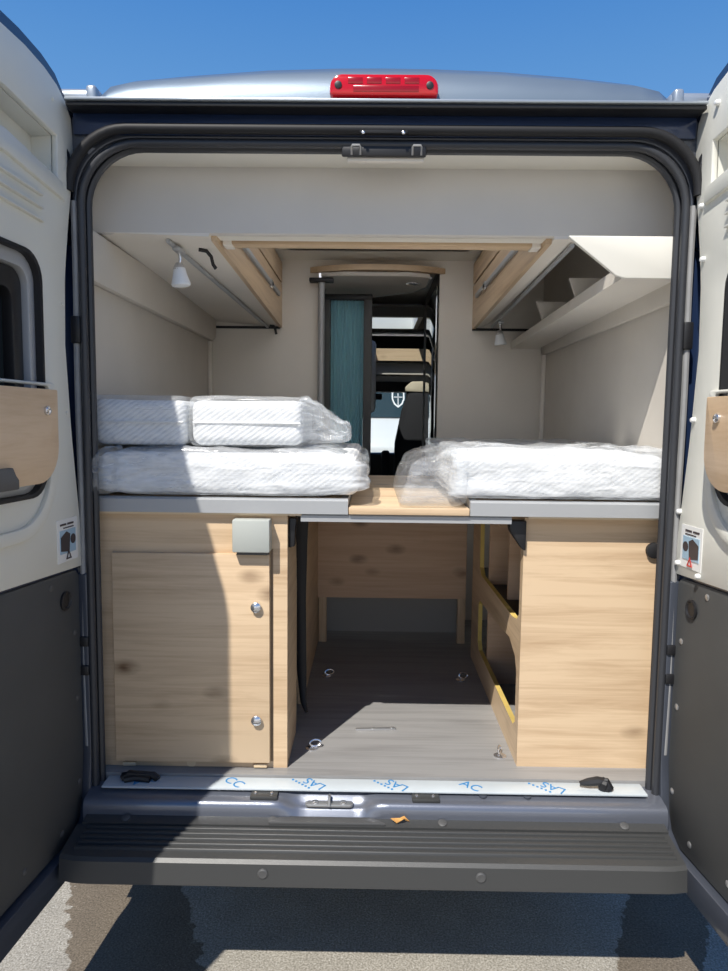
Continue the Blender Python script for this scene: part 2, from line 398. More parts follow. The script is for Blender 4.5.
# ceiling with a roof light opening over the living area and two added to let in light
g = G(); g.poly([(-.86, .06), (.86, .06), (.86, 4.75), (-.86, 4.75)], 'z', 2.284, 2.303, holes=[[(-.115, 2.865), (.295, 2.865), (.295, 3.455), (-.115, 3.455)], [(-.38, .42), (.38, .42), (.38, 1.38), (-.38, 1.38)], [(-.55, 1.84), (-.28, 1.84), (-.28, 2.40), (-.55, 2.40)]])
g.build('ceiling', 'cream_light', kind='structure')
g = G(); g.box(-.11, .29, 2.87, 3.45, 2.335, 2.345, .004)
sky_w = g.build('window_1', 'glass', kind='structure')
g = G(); g.poly(rrect(-.13, .31, 2.85, 3.47, .02), 'z', 2.198, 2.335, holes=[rrect(-.10, .28, 2.88, 3.44, .02)]); g.build('window_frame', 'white', sky_w)
wv = G().box(-.57, -.26, 1.82, 2.42, 2.325, 2.333, .003).build('added_roof_vent', 'opal', kind='structure')  # unseen vent pane added to light the tambour door from behind
g = G(); g.poly(rrect(-.58, -.25, 1.81, 2.43, .02), 'z', 2.284, 2.325, holes=[rrect(-.55, -.28, 1.84, 2.40, .02)]); g.build('window_frame', 'white', wv)
rw = G().box(-.40, .40, .40, 1.40, 2.325, 2.333, .003).build('added_roof_light', 'opal', kind='structure')  # unseen roof pane added above the bed to brighten the interior
g = G(); g.poly(rrect(-.41, .41, .39, 1.41, .02), 'z', 2.284, 2.325, holes=[rrect(-.38, .38, .42, 1.38, .02)]); g.build('window_frame', 'white', rw)

for s, nm in ((-1, 'left'), (1, 'right')):
    x0, x1 = sorted((s * .80, s * .845))
    o = G().box(x0, x1, .06, 1.62, FZ, 2.284).build('wall_' + nm, 'wall', kind='structure')
    if s < 0:   # padded upper band with a sloping front end
        g = G(); g.poly([(.06, 1.885), (1.50, 1.885), (1.545, 1.90), (1.56, 1.95), (1.56, 2.02), (.06, 2.02)], 'x', -.80, -.772, bev=.006); g.build('padded_band', 'wall', o)
        G().box(-.80, -.782, 1.50, 1.535, FZ, 1.885, .005).build('corner_post', 'cream', o)
    else:
        g = G(); g.poly([(.06, 1.845), (1.53, 1.835), (1.545, 1.85), (1.55, 1.95), (.06, 1.95)], 'x', .782, .80, bev=.004); g.build('padded_band', 'wall', o)
        G().box(.782, .80, 1.50, 1.53, FZ, 1.90, .005).build('corner_post', 'cream', o)
# partition with the passage
g = G(); g.poly([(-.80, FZ), (-.285, FZ), (-.285, 2.235), (.30, 2.235), (.30, FZ), (.80, FZ), (.80, 2.284), (-.80, 2.284)], 'y', 1.60, 1.63)
g.build('wall_front', 'cream', kind='structure')
# soffit and padded header above the rear opening
hd = G().box(-.80, .80, .135, .165, 2.028, 2.235, .004).build('trim_1', 'header', kind='structure')
G().poly([(-.80, .02), (.80, .02), (.80, .14), (-.80, .14)], 'z', 2.205, 2.235).build('soffit', 'cream_light', hd)
G().box(-.80, .80, .165, .212, 2.028, 2.040).build('lower_board', 'cream_light', hd)

# ------------------------------------------------------------------ the van itself
van = root('camper_van', 'grey-blue camper van seen from behind with both rear doors open', 'van', (0, 0, 0))
# rear frame ring
open_in = rrect(-.772, .772, .495, 2.214, (.04, .04, .15, .15), 10)
g = G(); g.poly(rrect(-.796, .796, .40, 2.30, (.02, .02, .04, .04), 6), 'y', .0, .06, holes=[rrect(-.785, .785, .49, 2.228, (.04, .04, .15, .15), 10)], bev=.004); g.build('rear_frame', 'frame', van)
G().box(-.785, .785, -.010, .0, 2.232, 2.285, .003).build('frame_flange', 'navy', van)
for s in (-1, 1):
    x0, x1 = sorted((s * .796, s * .876)); G().box(x0, x1, .042, .06, .40, 2.30, .004).build('corner_pillar', 'navy', van)
pts = [(x, .0, z) for x, z in open_in]
# rubber seal right round the opening (a lip and a bulb)
g = G(); k = 0
lo = [(x, z) for x, z in open_in if z > .55]
order = [(.772, .50)] + [p for p in open_in if p[1] > 1.9] + [(-.772, .50)]
def dens(P, step=.03):
    out = []
    for a, b in zip(P, P[1:]):
        n = max(1, int(math.dist(a, b) / step))
        out += [(a[0] + (b[0] - a[0]) * i / n, a[1] + (b[1] - a[1]) * i / n) for i in range(n)]
    return out + [P[-1]]
od = dens(order)
g.tube([(x, -.004, z) for x, z in od], .0105, 10)
g.tube([(x * .988, .02, 1.35 + (z - 1.35) * .994) for x, z in od], .010, 8)
g.build('door_seal', 'seal', van)
for s in (-1, 1):   # grey sealing strip beside the seal
    g = G(); g.tube([(s * (.7915 + .0015 * math.sin(z * 9)), -.004, z) for z in [.62 + i * .05 for i in range(30)]], .0085, 8)
    g.build('sealing_strip', 'strip', van)
    for z, h in ((1.745, .035), (.915, .014), (.835, .014)):
        x0, x1 = sorted((s * .778, s * .803)); G().box(x0, x1, -.018, .004, z - h, z + h, .004).build('jamb_latch', 'blackp', van)
# gutter and a black strip added as shade on its underside
G().box(-.785, .79, -.062, .0, 2.2945, 2.302, .003).build('rain_gutter', 'roof_light', van)
G().box(-.785, .79, -.056, .0, 2.283, 2.2945, .004).build('gutter_shade_strip', 'blackp', van)
# big rounded tube shape of the upper flange
U = dens([(-.795, 2.09)] + [(x, z) for x, z in rrect(-.79, .79, 1.9, 2.235, (.01, .01, .15, .15), 10)][::-1][0:0] + [(.15 * math.cos(a) + -.645, .15 * math.sin(a) + 2.093) for a in [PI - i * PI / 20 for i in range(11)]] + [(.15 * math.cos(a) + .645, .15 * math.sin(a) + 2.093) for a in [PI / 2 - i * PI / 20 for i in range(11)]] + [(.795, 2.09)])
G().tube([(x, -.022, z) for x, z in U], .013, 10).build('upper_seal', 'rubber', van)
# roof: outer skin, raised hump, side ribs
g = G(); g.poly([(-.90, .0), (.90, .0), (.90, 2.80), (-.90, 2.80)], 'z', 2.303, 2.309, holes=[[(-.40, .40), (.40, .40), (.40, 1.40), (-.40, 1.40)], [(-.57, 1.82), (-.26, 1.82), (-.26, 2.42), (-.57, 2.42)]])
g.poly([(-.90, 3.5), (.90, 3.5), (.90, 4.7), (-.90, 4.7)], 'z', 2.303, 2.309); g.poly([(-.90, 2.8), (-.14, 2.8), (-.14, 3.5), (-.90, 3.5)], 'z', 2.303, 2.309)
g.poly([(.32, 2.8), (.90, 2.8), (.90, 3.5), (.32, 3.5)], 'z', 2.303, 2.309); g.build('roof_skin', 'roof', van)
hump = [(-.715, 2.30), (-.712, 2.335), (-.690, 2.362), (-.64, 2.376), (-.50, 2.389), (-.30, 2.404), (-.12, 2.410), (0, 2.411), (.12, 2.410), (.30, 2.404), (.50, 2.389), (.64, 2.374), (.690, 2.358), (.712, 2.333), (.715, 2.30)]
t = bmesh.new(); rows = []
for (y, kz, kx) in ((-.03, .0, 1.), (-.028, .25, 1.), (-.012, .72, .995), (.02, .97, .985), (.07, 1.0, .97), (.22, .95, .95), (.38, .1, .9)):
    rows.append([t.verts.new((x * kx, y, 2.302 + (z - 2.30) * kz)) for x, z in hump])
for A, B_ in zip(rows, rows[1:]):
    for i in range(len(A) - 1): t.faces.new((A[i], A[i + 1], B_[i + 1], B_[i]))
bmesh.ops.recalc_face_normals(t, faces=t.faces[:])
G().add(t).build('roof_hump', 'roof', van, smooth=True)
for s in (-1, 1):
    g = G(); x0, x1 = sorted((s * .715, s * .84)); g.box(x0, x1, -.01, 1.6, 2.30, 2.348, .018, 4); g.build('roof_rib', 'roof_light', van)
    x0, x1 = sorted((s * .722, s * .748)); G().box(x0, x1, -.02, .25, 2.300, 2.350, .008, 3).build('rib_clip', 'roof_light', van)
# high brake light
bl = G(); bl.poly(rrect(-.133, .133, 2.311, 2.361, (.008, .008, .03, .03), 6), 'y', -.058, -.015, bev=.006)
brake = bl.build('brake_light', 'red', van)
for i in range(4): G().box(-.088 + i * .046, -.052 + i * .046, -.0590, -.056, 2.337, 2.352, .001).build('lamp_cell', 'red_deep', brake)
G().box(-.075, .085, -.0590, -.056, 2.318, 2.333, .001).build('lamp_cell', 'red_deep', brake)
for x in (-.112, .112): G().lathe((x, -.054, 2.334), (0, -1, 0), [(0, .009), (.006, .009), (.007, .006)]).build('lens_screw', 'blackp', brake)
# upper latch plate and hooks
lt = G().box(-.06, .062, -.034, -.018, 2.231, 2.250, .004).build('latch_plate', 'blackp', van)
for x in (-.05, .05): G().lathe((x, -.034, 2.232), (0, -1, 0), [(0, .004), (.002, .004), (.003, .002)], 10).build('rivet', 'chrome', lt)
G().box(-.105, .11, -.012, .0, 2.183, 2.215, .006).build('latch_bracket', 'blackp', van)
G().box(-.092, .105, .0, .02, 2.175, 2.19, .006).build('latch_shelf', 'cream', van)
for x in (-.068, .085):
    g = G(); g.tube([(x - .011, -.02, 2.184), (x - .011, -.03, 2.200), (x - .009, -.032, 2.203), (x + .009, -.032, 2.203), (x + .011, -.03, 2.200), (x + .011, -.02, 2.184)], .0028, 8); g.build('striker_hook', 'zinc', van)
# corner check brackets
for s in (-1, 1):
    g = G(); g.poly([(s * .800, 2.235), (s * .815, 2.26), (s * .825, 2.12), (s * .80, 2.10), (s * .785, 2.12)], 'y', -.03, -.012, bev=.003); g.build('check_bracket', 'blackp', van)

# sill, step and bumper, drawn along x
def sweep(prof, x0, x1, nm, mat, parent=van, b=0): 
    g = G(); g.poly(prof, 'x', x0, x1); return g.build(nm, mat, parent)
# painted sill with a dip in the middle for the lock
t = bmesh.new(); xs = [-.78 + i * .02 for i in range(79)]
prof = [(.04, .509), (-.028, .505), (-.043, .502), (-.060, .500), (-.069, .494), (-.073, .482), (-.074, .466), (-.074, .44)]
rows = []
for x in xs:
    d = max(0., min(1., (.135 - abs(x - -.122)) / .05)); d = d * d * (3 - 2 * d)
    row = []
    for i, (y, z) in enumerate(prof):
        k = (0, .35, .75, 1, 1, 1, .7, 0)[i]
        row.append(t.verts.new((x, y + d * .012 * (1 if 2 <= i <= 5 else 0), z - d * .022 * k)))
    rows.append(row)
for A, B_ in zip(rows, rows[1:]):
    for i in range(len(prof) - 1): t.faces.new((A[i], A[i + 1], B_[i + 1], B_[i]))
bmesh.ops.recalc_face_normals(t, faces=t.faces[:])
G().add(t).build('rear_sill', 'sillpaint', van, smooth=True)
sweep([(-.070, .462), (-.102, .455), (-.102, .40), (-.07, .40)], -.77, .77, 'step_ledge', 'bumper')
bump_prof = [(-.10, .449), (-.198, .437), (-.214, .434), (-.222, .426), (-.228, .372), (-.215, .362), (-.10, .362)]
g = G(); t = bmesh.new(); rows = []
for i in range(41):
    x = -.785 + 1.555 * i / 40; q = max(0, abs(x) - .72) / .065; dy = .012 * q * q
    rows.append([t.verts.new((x, y + dy * (1 if y < -.12 else 0), z)) for y, z in bump_prof])
for A, B_ in zip(rows, rows[1:]):
    for j in range(len(bump_prof)): t.faces.new((A[j], A[(j + 1) % len(bump_prof)], B_[(j + 1) % len(bump_prof)], B_[j]))
t.faces.new(rows[0]); t.faces.new(rows[-1][::-1]); bmesh.ops.recalc_face_normals(t, faces=t.faces[:])
bmp = G().add(t).build('step_bumper', 'bumper', van, ang=25)
for i in range(5):
    y = -.112 - i * .0185
    g = G(); g.poly([(y + .006, .442), (y + .003, .4535 - i * .0022), (y - .004, .4525 - i * .0022), (y - .008, .435)], 'x', -.755, .755, bev=.0015); g.build('tread_ridge', 'bumper', bmp)
for x in (-.275, .262):
    G().lathe((x, -.223, .404), (0, -1, 0), [(-.01, .013), (.004, .013), (.006, .010), (.0055, .006)], 14).build('bumper_bolt', 'darkgrey', bmp)
for x in (-.66, -.27, .18, .66):
    G().lathe((x, -.086, .458), (0, -.3, 1), [(0, .012), (.004, .012), (.006, .008)], 12).build('ledge_bolt', 'darkgrey', van)
for x0, x1 in ((-.26, -.17), (.05, .12)): # recessed cover
    pass
g = G(); g.poly([(-.25, -.076), (.0, -.076), (.03, -.100), (-.28, -.100)], 'z', .455, .4645, bev=.002); g.build('latch_cover', 'darkgrey', van)
# lock striker on the sill dip
lk = G(); lk.poly(rrect(-.187, -.057, -.058, -.034, .011), 'z', .480, .4885, bev=.002); lk = lk.build('sill_lock', 'zinc', van)
G().tube([(-.122, -.036, .486), (-.122, -.039, .506), (-.122, -.055, .506), (-.122, -.060, .486)], .004).build('lock_loop', 'zinc', lk)
for x in (-.160, -.084): G().lathe((x, -.046, .488), (0, 0, 1), [(0, .010), (.004, .009), (.006, .004)], 12).build('lock_bolt', 'chrome', lk)
for x in (-.298, .138):
    c = G().box(x - .037, x + .037, -.062, -.026, .500, .511, .003).build('latch_catch', 'bumper', van)
    for dx in (-.024, .02): G().lathe((x + dx, -.045, .511), (0, -.2, 1), [(0, .005), (.003, .004), (.004, .002)], 10).build('catch_screw', 'chrome', c)
for x in (.295, .415): G().lathe((x, -.03, .505), (0, 0, 1), [(0, .011), (.003, .011), (.004, .007)], 12).build('sill_plug', 'frame', van)
# body sides and underside
for s in (-1, 1):
    x0, x1 = sorted((s * .875, s * .90)); G().box(x0, x1, .0, 4.75, .35, 2.30).build('body_side', 'navy', van)
G().box(-.88, .88, -.08, 4.7, .34, .40).build('underbody', 'blackp', van)
# hinges
def hinge(s, z):
    g = G(); x = s * .815
    g.box(min(x, x + s * .05), max(x, x + s * .05), -.02, .042, z - .03, z + .03, .006); g.build('door_hinge', 'navy', van)

# ---- rear doors
TH = math.radians(5)
edge_s = [(2.30, -.018), (2.14, .0), (2.0, .03), (1.875, .052), (1.70, .06), (1.47, .04), (1.26, .012), (1.12, .0)]
def es(z):
    if z >= edge_s[0][0]: return edge_s[0][1]
    for (a, b), (c, d) in zip(edge_s, edge_s[1:]):
        if c <= z <= a:
            q = (z - c) / (a - c); return d + (b - d) * q
    return 0.
def door_map(side):
    def f(v):   # v = (s, n, z)
        return Vector((side * .80, 0, v.z)) + Vector((side * math.sin(TH), -math.cos(TH), 0)) * v.x + Vector((side * math.cos(TH), math.sin(TH), 0)) * v.y
    return f
SE = .90
def door(side):
    mp = door_map(side); L_ = side < 0
    def sub(g, nm, mat, par, **k): return g.map(mp).build(nm, mat, par, **k)
    hz = [2.30 - i * .04 for i in range(30)]
    # steel shell
    out = [(-.030, .47), (-.016, .40), (.026, .352), (.08, .328), (SE - .05, .325), (SE, .37), (SE, 2.36), (SE - .03, 2.392), (.20, 2.388), (.11, 2.378), (.05, 2.360), (.01, 2.328)]
    out += [(es(z) - .015, z) for z in hz if z > 1.12] + [(-.012, 1.10), (-.024, .92), (-.030, .70)]
    whole = rrect(.165, .70, 1.33, 1.90, .07)
    rec = [(.075, 2.10), (.30, 2.135), (.62, 2.135), (.62, 2.225), (.28, 2.228), (.072, 2.205)]
    rec_big = [(.066, 2.089), (.30, 2.124), (.632, 2.124), (.632, 2.237), (.28, 2.240), (.062, 2.215)]
    g = G(); g.poly(out, 'y', .006, .08, holes=[whole, rec_big]); d = sub(g, 'rear_door', 'navy', van, label=('left rear door, its cream lining in shade' if L_ else 'right rear door, its cream lining in sun'))
    # moulded lining with a window opening and a grip recess
    tr = [(.0, 1.122), (SE - .02, 1.16), (SE - .03, 2.32), (SE - .06, 2.355), (.20, 2.352), (.12, 2.342), (.065, 2.326), (.03, 2.304), (.002, 2.272)] + [(es(z), z) for z in hz if 1.14 < z < 2.25]
    rec = [(.075, 2.10), (.30, 2.135), (.62, 2.135), (.62, 2.225), (.28, 2.228), (.072, 2.205)]
    g = G(); g.poly(tr, 'y', -.008, .008, holes=[rrect(.166, .698, 1.332, 1.898, .068), rec], bev=.003); sub(g, 'door_lining', 'trim', d)
    rc_ = [(.072, 2.096), (.30, 2.131), (.624, 2.131), (.624, 2.229), (.28, 2.232), (.069, 2.208)]
    g = G(); g.poly(rc_, 'y', .009, .060, holes=[rec]); g.poly(rc_, 'y', .0605, .076); sub(g, 'grip_recess', 'trim', d)
    g = G(); g.poly([(.062, 2.055), (.30, 2.085), (.62, 2.085), (.62, 2.135), (.30, 2.132), (.064, 2.095)], 'y', -.018, -.004, bev=.004); sub(g, 'grip_rail', 'trim', d)
    for k in range(3):
        g = G(); a = 2.035 - k * .030; g.poly([(.155, a), (.60, a + .02), (.60, a + .026), (.157, a + .006)], 'y', -.018, -.006, bev=.002); sub(g, 'vent_slot', 'trim', d)
    # window: pane, rubber, blind cassette rails
    g = G(); g.box(.16, .705, .062, .068, 1.325, 1.905); sub(g, 'window_pane', 'dark_glass', d)
    g = G(); g.poly(rrect(.162, .702, 1.328, 1.902, .066), 'y', -.011, .062, holes=[rrect(.172, .692, 1.339, 1.892, .066)], bev=.002); sub(g, 'window_rubber', 'rubber', d)
    g = G(); g.poly(rrect(.170, .694, 1.337, 1.894, .06), 'y', .006, .04, holes=[rrect(.196, .665, 1.36, 1.86, .04)], bev=.004); sub(g, 'blind_frame', 'alu', d)
    g = G(); g.poly(rrect(.197, .664, 1.362, 1.858, .04), 'y', .022, .05, holes=[rrect(.235, .625, 1.38, 1.81, .03)], bev=.003); sub(g, 'blind_rail', 'blackp', d)
    # scooped moulding under the pocket
    ring = rrect(.135, .76, 1.235, 1.60, (.16, .16, .01, .01), 10); ring2 = rrect(.16, .735, 1.262, 1.60, (.14, .14, .01, .01), 10)
    g = G(); g.poly(ring, 'y', -.020, -.006, holes=[[(x, z - .0) for x, z in rrect(.163, .732, 1.265, 1.592, (.135, .135, .01, .01), 10)]], bev=.004); sub(g, 'pocket_moulding', 'trim', d)
    # wooden pocket board
    g = G(); g.poly(rrect(.195, .72, 1.368, 1.582, (.085, .085, .004, .004), 8), 'y', -.058, -.042, bev=.0015); sub(g, 'pocket_board', 'wood_pocket_y', d)
    g = G(); g.box(.24, .68, -.042, .004, 1.40, 1.42); g.box(.235, .255, -.042, .004, 1.42, 1.55); g.box(.66, .68, -.042, .004, 1.42, 1.55); sub(g, 'pocket_bracket', 'trim', d)
    g = G(); g.lathe((.245, -.058, 1.533), (0, -1, 0), [(0, .011), (.005, .0105), (.009, .006), (.0095, .001)], 14); sub(g, 'pocket_screw', 'chrome', d)
    if L_:
        g = G(); g.poly([(.385, 1.395), (.395, 1.412), (.50, 1.412), (.50, 1.365), (.375, 1.365), (.375, 1.385)], 'y', -.068, -.058, bev=.002); sub(g, 'pocket_latch', 'darkgrey', d)
    # lower hardboard panel in a steel edge
    lp = [(.028, .47), (.045, .428), (.09, .402), (SE - .06, .415), (SE - .02, .46), (SE - .02, 1.15), (.03, 1.115), (.012, 1.10), (.012, .60)]
    g = G(); g.poly(lp, 'y', -.001, .01, bev=.002); sub(g, 'lower_panel', 'black_panel', d)
    rim = [(.002, 1.105), (-.003, .60), (-.002, .47), (.008, .405), (.038, .355), (.085, .330), (SE - .05, .327), (SE - .012, .36), (SE - .012, .46), (SE - .022, .455), (SE - .06, .41), (.09, .397), (.043, .424), (.025, .47), (.010, .60), (.012, 1.10)]
    g = G(); g.poly(rim, 'y', -.022, .006, bev=.003); sub(g, 'door_rim', 'frame', d)
    lp2 = [(.012, .47), (.028, .418), (.08, .388), (SE - .05, .40), (SE - .005, .46), (SE - .005, 1.155), (.0, 1.118), (-.004, 1.10), (-.004, .60)]
    g = G(); g.tube([(x, .006, z) for x, z in dens(lp2[6:] + lp2[:4], .04)], .0075, 8); sub(g, 'panel_edge', 'frame', d)
    for (a, z) in ((.15, 1.094), (.042, .948), (.038, .768), (.038, .533), (.134, .441), (.30, .45), (.45, .45), (.60, .45), (.45, 1.10), (.70, 1.11)):
        g = G(); g.lathe((a, .0, z), (0, -1, 0), [(-.004, .0085), (.002, .0085), (.004, .0055), (.0045, .001)], 12); sub(g, 'panel_screw', 'zinc' if not L_ else 'darkgrey', d)
    g = G(); g.lathe((.086, .0, 1.046), (0, -1, 0), [(-.004, .025), (.006, .025), (.008, .021), (.004, .017), (.0045, .001)], 22); sub(g, 'round_plug', 'blackp', d)
    if not L_:
        for (a, z) in ((.09, 2.284), (.045, 2.058), (.064, 1.925), (.060, 1.529), (.016, 1.29), (.022, 1.155), (.12, 1.14)):
            g = G(); g.lathe((a, -.008, z), (0, -1, 0), [(-.003, .0075), (.006, .007), (.010, .005), (.011, .001)], 12); sub(g, 'lining_clip', 'white', d)
    else:
        for (a, z) in ((.09, 2.284), (.05, 2.058), (.072, 1.80), (.066, 1.529)):
            g = G(); g.lathe((a, -.008, z), (0, -1, 0), [(-.003, .005), (.003, .0045), (.004, .001)], 10); sub(g, 'lining_clip', 'trim', d)
    # warning sticker
    s0, s1, z0, z1 = .030, .128, 1.150, 1.260
    g = G(); g.box(s0, s1, -.0095, -.006, z0, z1); sub(g, 'warning_sticker', 'white', d)
    g = G(); g.box(s0 + .012, s1 - .010, -.011, -.009, z0 + .022, z1 - .028); sub(g, 'sticker_photo', 'photo_blue', d)
    g = G(); g.poly([(s0 + .045, z0 + .024), (s1 - .012, z0 + .03), (s1 - .012, z1 - .045), (s1 - .04, z1 - .032), (s0 + .04, z1 - .04)], 'y', -.0116, -.0108); sub(g, 'sticker_photo', 'photo_dark', d)
    g = G(); g.poly(circle(s0 + .026, z0 + .055, .013, 14), 'y', -.0116, -.0108); sub(g, 'sticker_photo', 'photo_dark', d)
    g = G(); g.poly([(s0 + .036, z0 + .006), (s0 + .062, z0 + .006), (s0 + .049, z0 + .031)], 'y', -.0122, -.011, holes=[[(s0 + .0415, z0 + .0095), (s0 + .0565, z0 + .0095), (s0 + .049, z0 + .024)]]); sub(g, 'warning_triangle', 'red_print' if not L_ else 'photo_dark', d)
    g = G()
    for k, (a, b) in enumerate(((.02, .05), (.056, .085))): g.box(s0 + a, s0 + b, -.0106, -.009, z1 - .016, z1 - .011)
    g.box(s0 + .02, s0 + .07, -.0106, -.009, z1 - .024, z1 - .021); sub(g, 'sticker_print', 'photo_dark', d)
    for z in (.93, 1.00, 2.0): hinge(side, z)
    return d
door(-1); door(1)

# ------------------------------------------------------------------ protective film on the sill with blue print
flm = root('protective_film', 'strip of white protective film with blue print on the sill', 'film', (0, 0, .512))
g = G(); g.box(-.745, .74, -.034, .026, .512, .5185, .002)
g.build('film_strip', 'film', flm)
def prt(x, txt, ang, size=.030, dy=0.):
    m = Matrix.Translation((x, -.004 + dy, .5188)) @ Matrix.Rotation(ang, 4, 'Z')
    text_mesh(txt, size * 1.25, 'blueprint', 'film_print', flm, m)
for x in (-.165, .062, .492): prt(x, 'LAS', math.radians(142), .034)
for x in (-.66,): prt(x, 'M', math.radians(142), .034)
prt(.265, 'AC', math.radians(-38), .036); prt(-.388, 'CC', math.radians(-38), .036)
for x in (-.205, .022, .452):  # smaller second line, unreadable marks
    g = G()
    for k in range(6):
        c = Vector((x - .022 + k * .0095,   .016 - k * .0085, .5189)); g.box(c.x - .003, c.x + .003, c.y - .0035, c.y + .0035, .5185, .5192)
    g.build('film_print', 'blueprint', flm)
# black cable ends at both ends of the film
def stub(pts, r, label):
    g = G()
    for i, P in enumerate(pts): g.tube(P, r[i], 8)
    return tag(g.build('cable_end', 'blackp'), label, 'cable')
stub([[(-.70, .0, .522), (-.68, .005, .535), (-.65, .002, .532), (-.615, .006, .530), (-.60, .0, .522)], [(-.69, -.01, .524), (-.66, -.005, .528), (-.62, -.008, .525)], [(-.705, .014, .524), (-.67, .016, .53), (-.63, .015, .528), (-.61, .01, .52)]], [.010, .009, .008], 'black taped cable end on the film at the left jamb')
ce = stub([[(.565, .0, .530), (.585, -.004, .536), (.612, -.004, .540), (.632, -.008, .538), (.640, -.012, .520)], [(.625, -.012, .519), (.628, -.010, .535), (.636, -.006, .548)]], [[.006, .011, .013, .015, .016], [.013, .016, .010]], 'crumpled dark cable end on the film at the right jamb')
ce.name = 'cable_end'
# dry leaf on the step
g = G(); t = bmesh.new()
pl = [(-.024, 0), (-.012, .008), (.002, .006), (.012, .012), (.026, .003), (.014, -.002), (.008, -.009), (-.008, -.006)]
vs_ = [t.verts.new((.067 + x, -.088 + y * .8, .463 + .006 * math.sin(x * 160) + .004)) for x, y in pl]; c = t.verts.new((.067, -.088, .472))
for i in range(len(vs_)): t.faces.new((vs_[i], vs_[(i + 1) % len(vs_)], c))
r = bmesh.ops.extrude_face_region(t, geom=t.faces[:])
for q in r['geom']:
    if isinstance(q, bmesh.types.BMVert): q.co.z += .0015
tag(g.add(t).build('dry_leaf', 'leaf'), 'small curled orange dry leaf lying on the rear step', 'leaf')

# ------------------------------------------------------------------ furniture below the bed
CZ = 1.255
lc = root('storage_cabinet', 'left rear beech cabinet with a hatch and two chrome knobs', 'cabinet', (-.51, .07, FZ))
g = G(); g.poly([(-.775, FZ), (-.25, FZ), (-.25, CZ), (-.775, CZ)], 'y', .07, .086); g.build('front_panel', 'wood_x', lc)
hd_ = G().box(-.735, -.298, .052, .069, FZ + .022, 1.147, .001).build('hatch_door', 'wood_hatch', lc)
for z in (1.0, .675):
    G().lathe((-.334, .052, z), (0, -1, 0), [(0, .008), (.004, .008), (.006, .0145), (.012, .0145), (.016, .009), (.017, .001)], 18).build('knob', 'chrome', hd_)
G().box(-.2965, -.290, .0685, .0715, FZ + .02, 1.16).build('hatch_gap', 'gapwood', lc)
g = G(); g.poly([(.0865, FZ), (.30, FZ), (.32, FZ + .06), (.32, 1.18), (.30, CZ), (.0865, CZ)], 'x', -.268, -.25); g.poly([(.52, FZ), (1.25, FZ), (1.25, CZ), (.55, CZ), (.48, 1.17), (.45, 1.0), (.47, .70)], 'x', -.268, -.25); g.build('side_panel', 'wood_y', lc)
g = G(); g.box(-.775, -.27, 1.25, 1.266, FZ, CZ); g.box(-.775, -.27, .72, .735, FZ, CZ); g.box(-.775, -.29, .55, .56, FZ, CZ); g.build('inner_shade_panel', 'blackp', lc)  # coloured black to paint in the shade inside the cabinet
G().box(-.79, -.775, .07, 1.25, FZ, CZ).build('back_panel', 'wood_y', lc)
for x in (-.70, -.325): G().box(x - .02, x + .018, .060, .07, FZ + .003, FZ + .014, .002).build('hatch_foot', 'edge', lc)
G().lathe((-.525, .07, FZ + .011), (0, -1, 0), [(0, .013), (.0015, .013), (.002, .001)], 18).build('cover_cap', 'edge', lc)
bx = root('control_box', 'small grey-green plastic box on the left cabinet corner', 'box', (-.344, .07, 1.155))
G().box(-.395, -.293, .022, .0695, 1.157, 1.247, .004).build('box_body', 'greybox', bx)
G().box(-.385, -.300, .035, .0695, 1.148, 1.157, .002).build('box_base', 'darkgrey', bx)
st = G(); st.tube([(-.235, .28, 1.245), (-.237, .30, 1.15), (-.240, .33, .95), (-.240, .38, .70), (-.232, .36, .60), (-.22, .34, .575)], [.026, .022, .018, .016, .010, .005], 8, ry=.006)  # strap made wide so its black stands in for the dark gap
tag(st.build('strap', 'rubber'), 'black strap, widened to paint in the dark gap of the left cabinet side', 'strap')

rc = root('open_cabinet', 'right rear beech cabinet with open cut-outs in its side', 'cabinet', (.60, .10, FZ))
g = G(); g.poly([(.412, FZ), (.79, FZ), (.79, CZ), (.412, CZ)], 'y', .10, .116); g.build('front_panel', 'wood_x', rc)
up = [(.135, .965), (.16, .945), (.22, .935), (.82, .925), (.86, .95), (.87, 1.14), (.82, 1.17), (.45, 1.172), (.33, 1.19), (.16, 1.21), (.135, 1.18)]
lw = [(.145, .64), (.17, .622), (.84, .622), (.87, .65), (.87, .80), (.84, .822), (.46, .84), (.26, .86), (.17, .83), (.145, .79)]
g = G(); g.poly([(.116, FZ), (1.05, FZ), (1.05, CZ), (.116, CZ)], 'x', .412, .428, holes=[up, lw])
def pk(f):
    n = f.normal; c = f.calc_center_median() + ROOT[rc.name] * 0
    return 1 if abs(n.x) < .5 and .12 < c.y + .10 < 1.0 and FZ + .03 < c.z + FZ < CZ - .02 else 0
g.build('side_frame', 'wood_y', rc, mats=['mdf'], pick=pk)
G().box(.428, .785, .74, .755, FZ, 1.24).build('divider', 'wood_back', rc)
g = G(); g.poly([(.44, .93), (.60, .93), (.60, 1.20), (.44, 1.20)], 'y', .44, .455); g.build('divider', 'wood_back', rc)
G().box(.428, .785, .116, 1.05, .895, .91).build('inner_shelf', 'blackp', rc)
G().box(.785, .797, .10, 1.05, FZ, CZ).build('back_panel', 'wood_y', rc)
G().box(.72, .785, .118, .74, FZ, .88).build('inner_box', 'greyfelt', rc)
g = G(); g.poly([(.405, 1.165), (.415, 1.16), (.415, 1.245), (.365, 1.245), (.37, 1.215)], 'y', .085, .12, bev=.003); tag(g.build('bed_bracket', 'blackp'), 'black bracket under the bed at the right cabinet edge', 'bracket')
g = G(); g.poly([(-.232, 1.165), (-.248, 1.16), (-.248, 1.245), (-.226, 1.245), (-.230, 1.215)], 'y', .085, .12, bev=.003); tag(g.build('bed_bracket', 'blackp'), 'black bracket under the bed at the left cabinet edge', 'bracket')
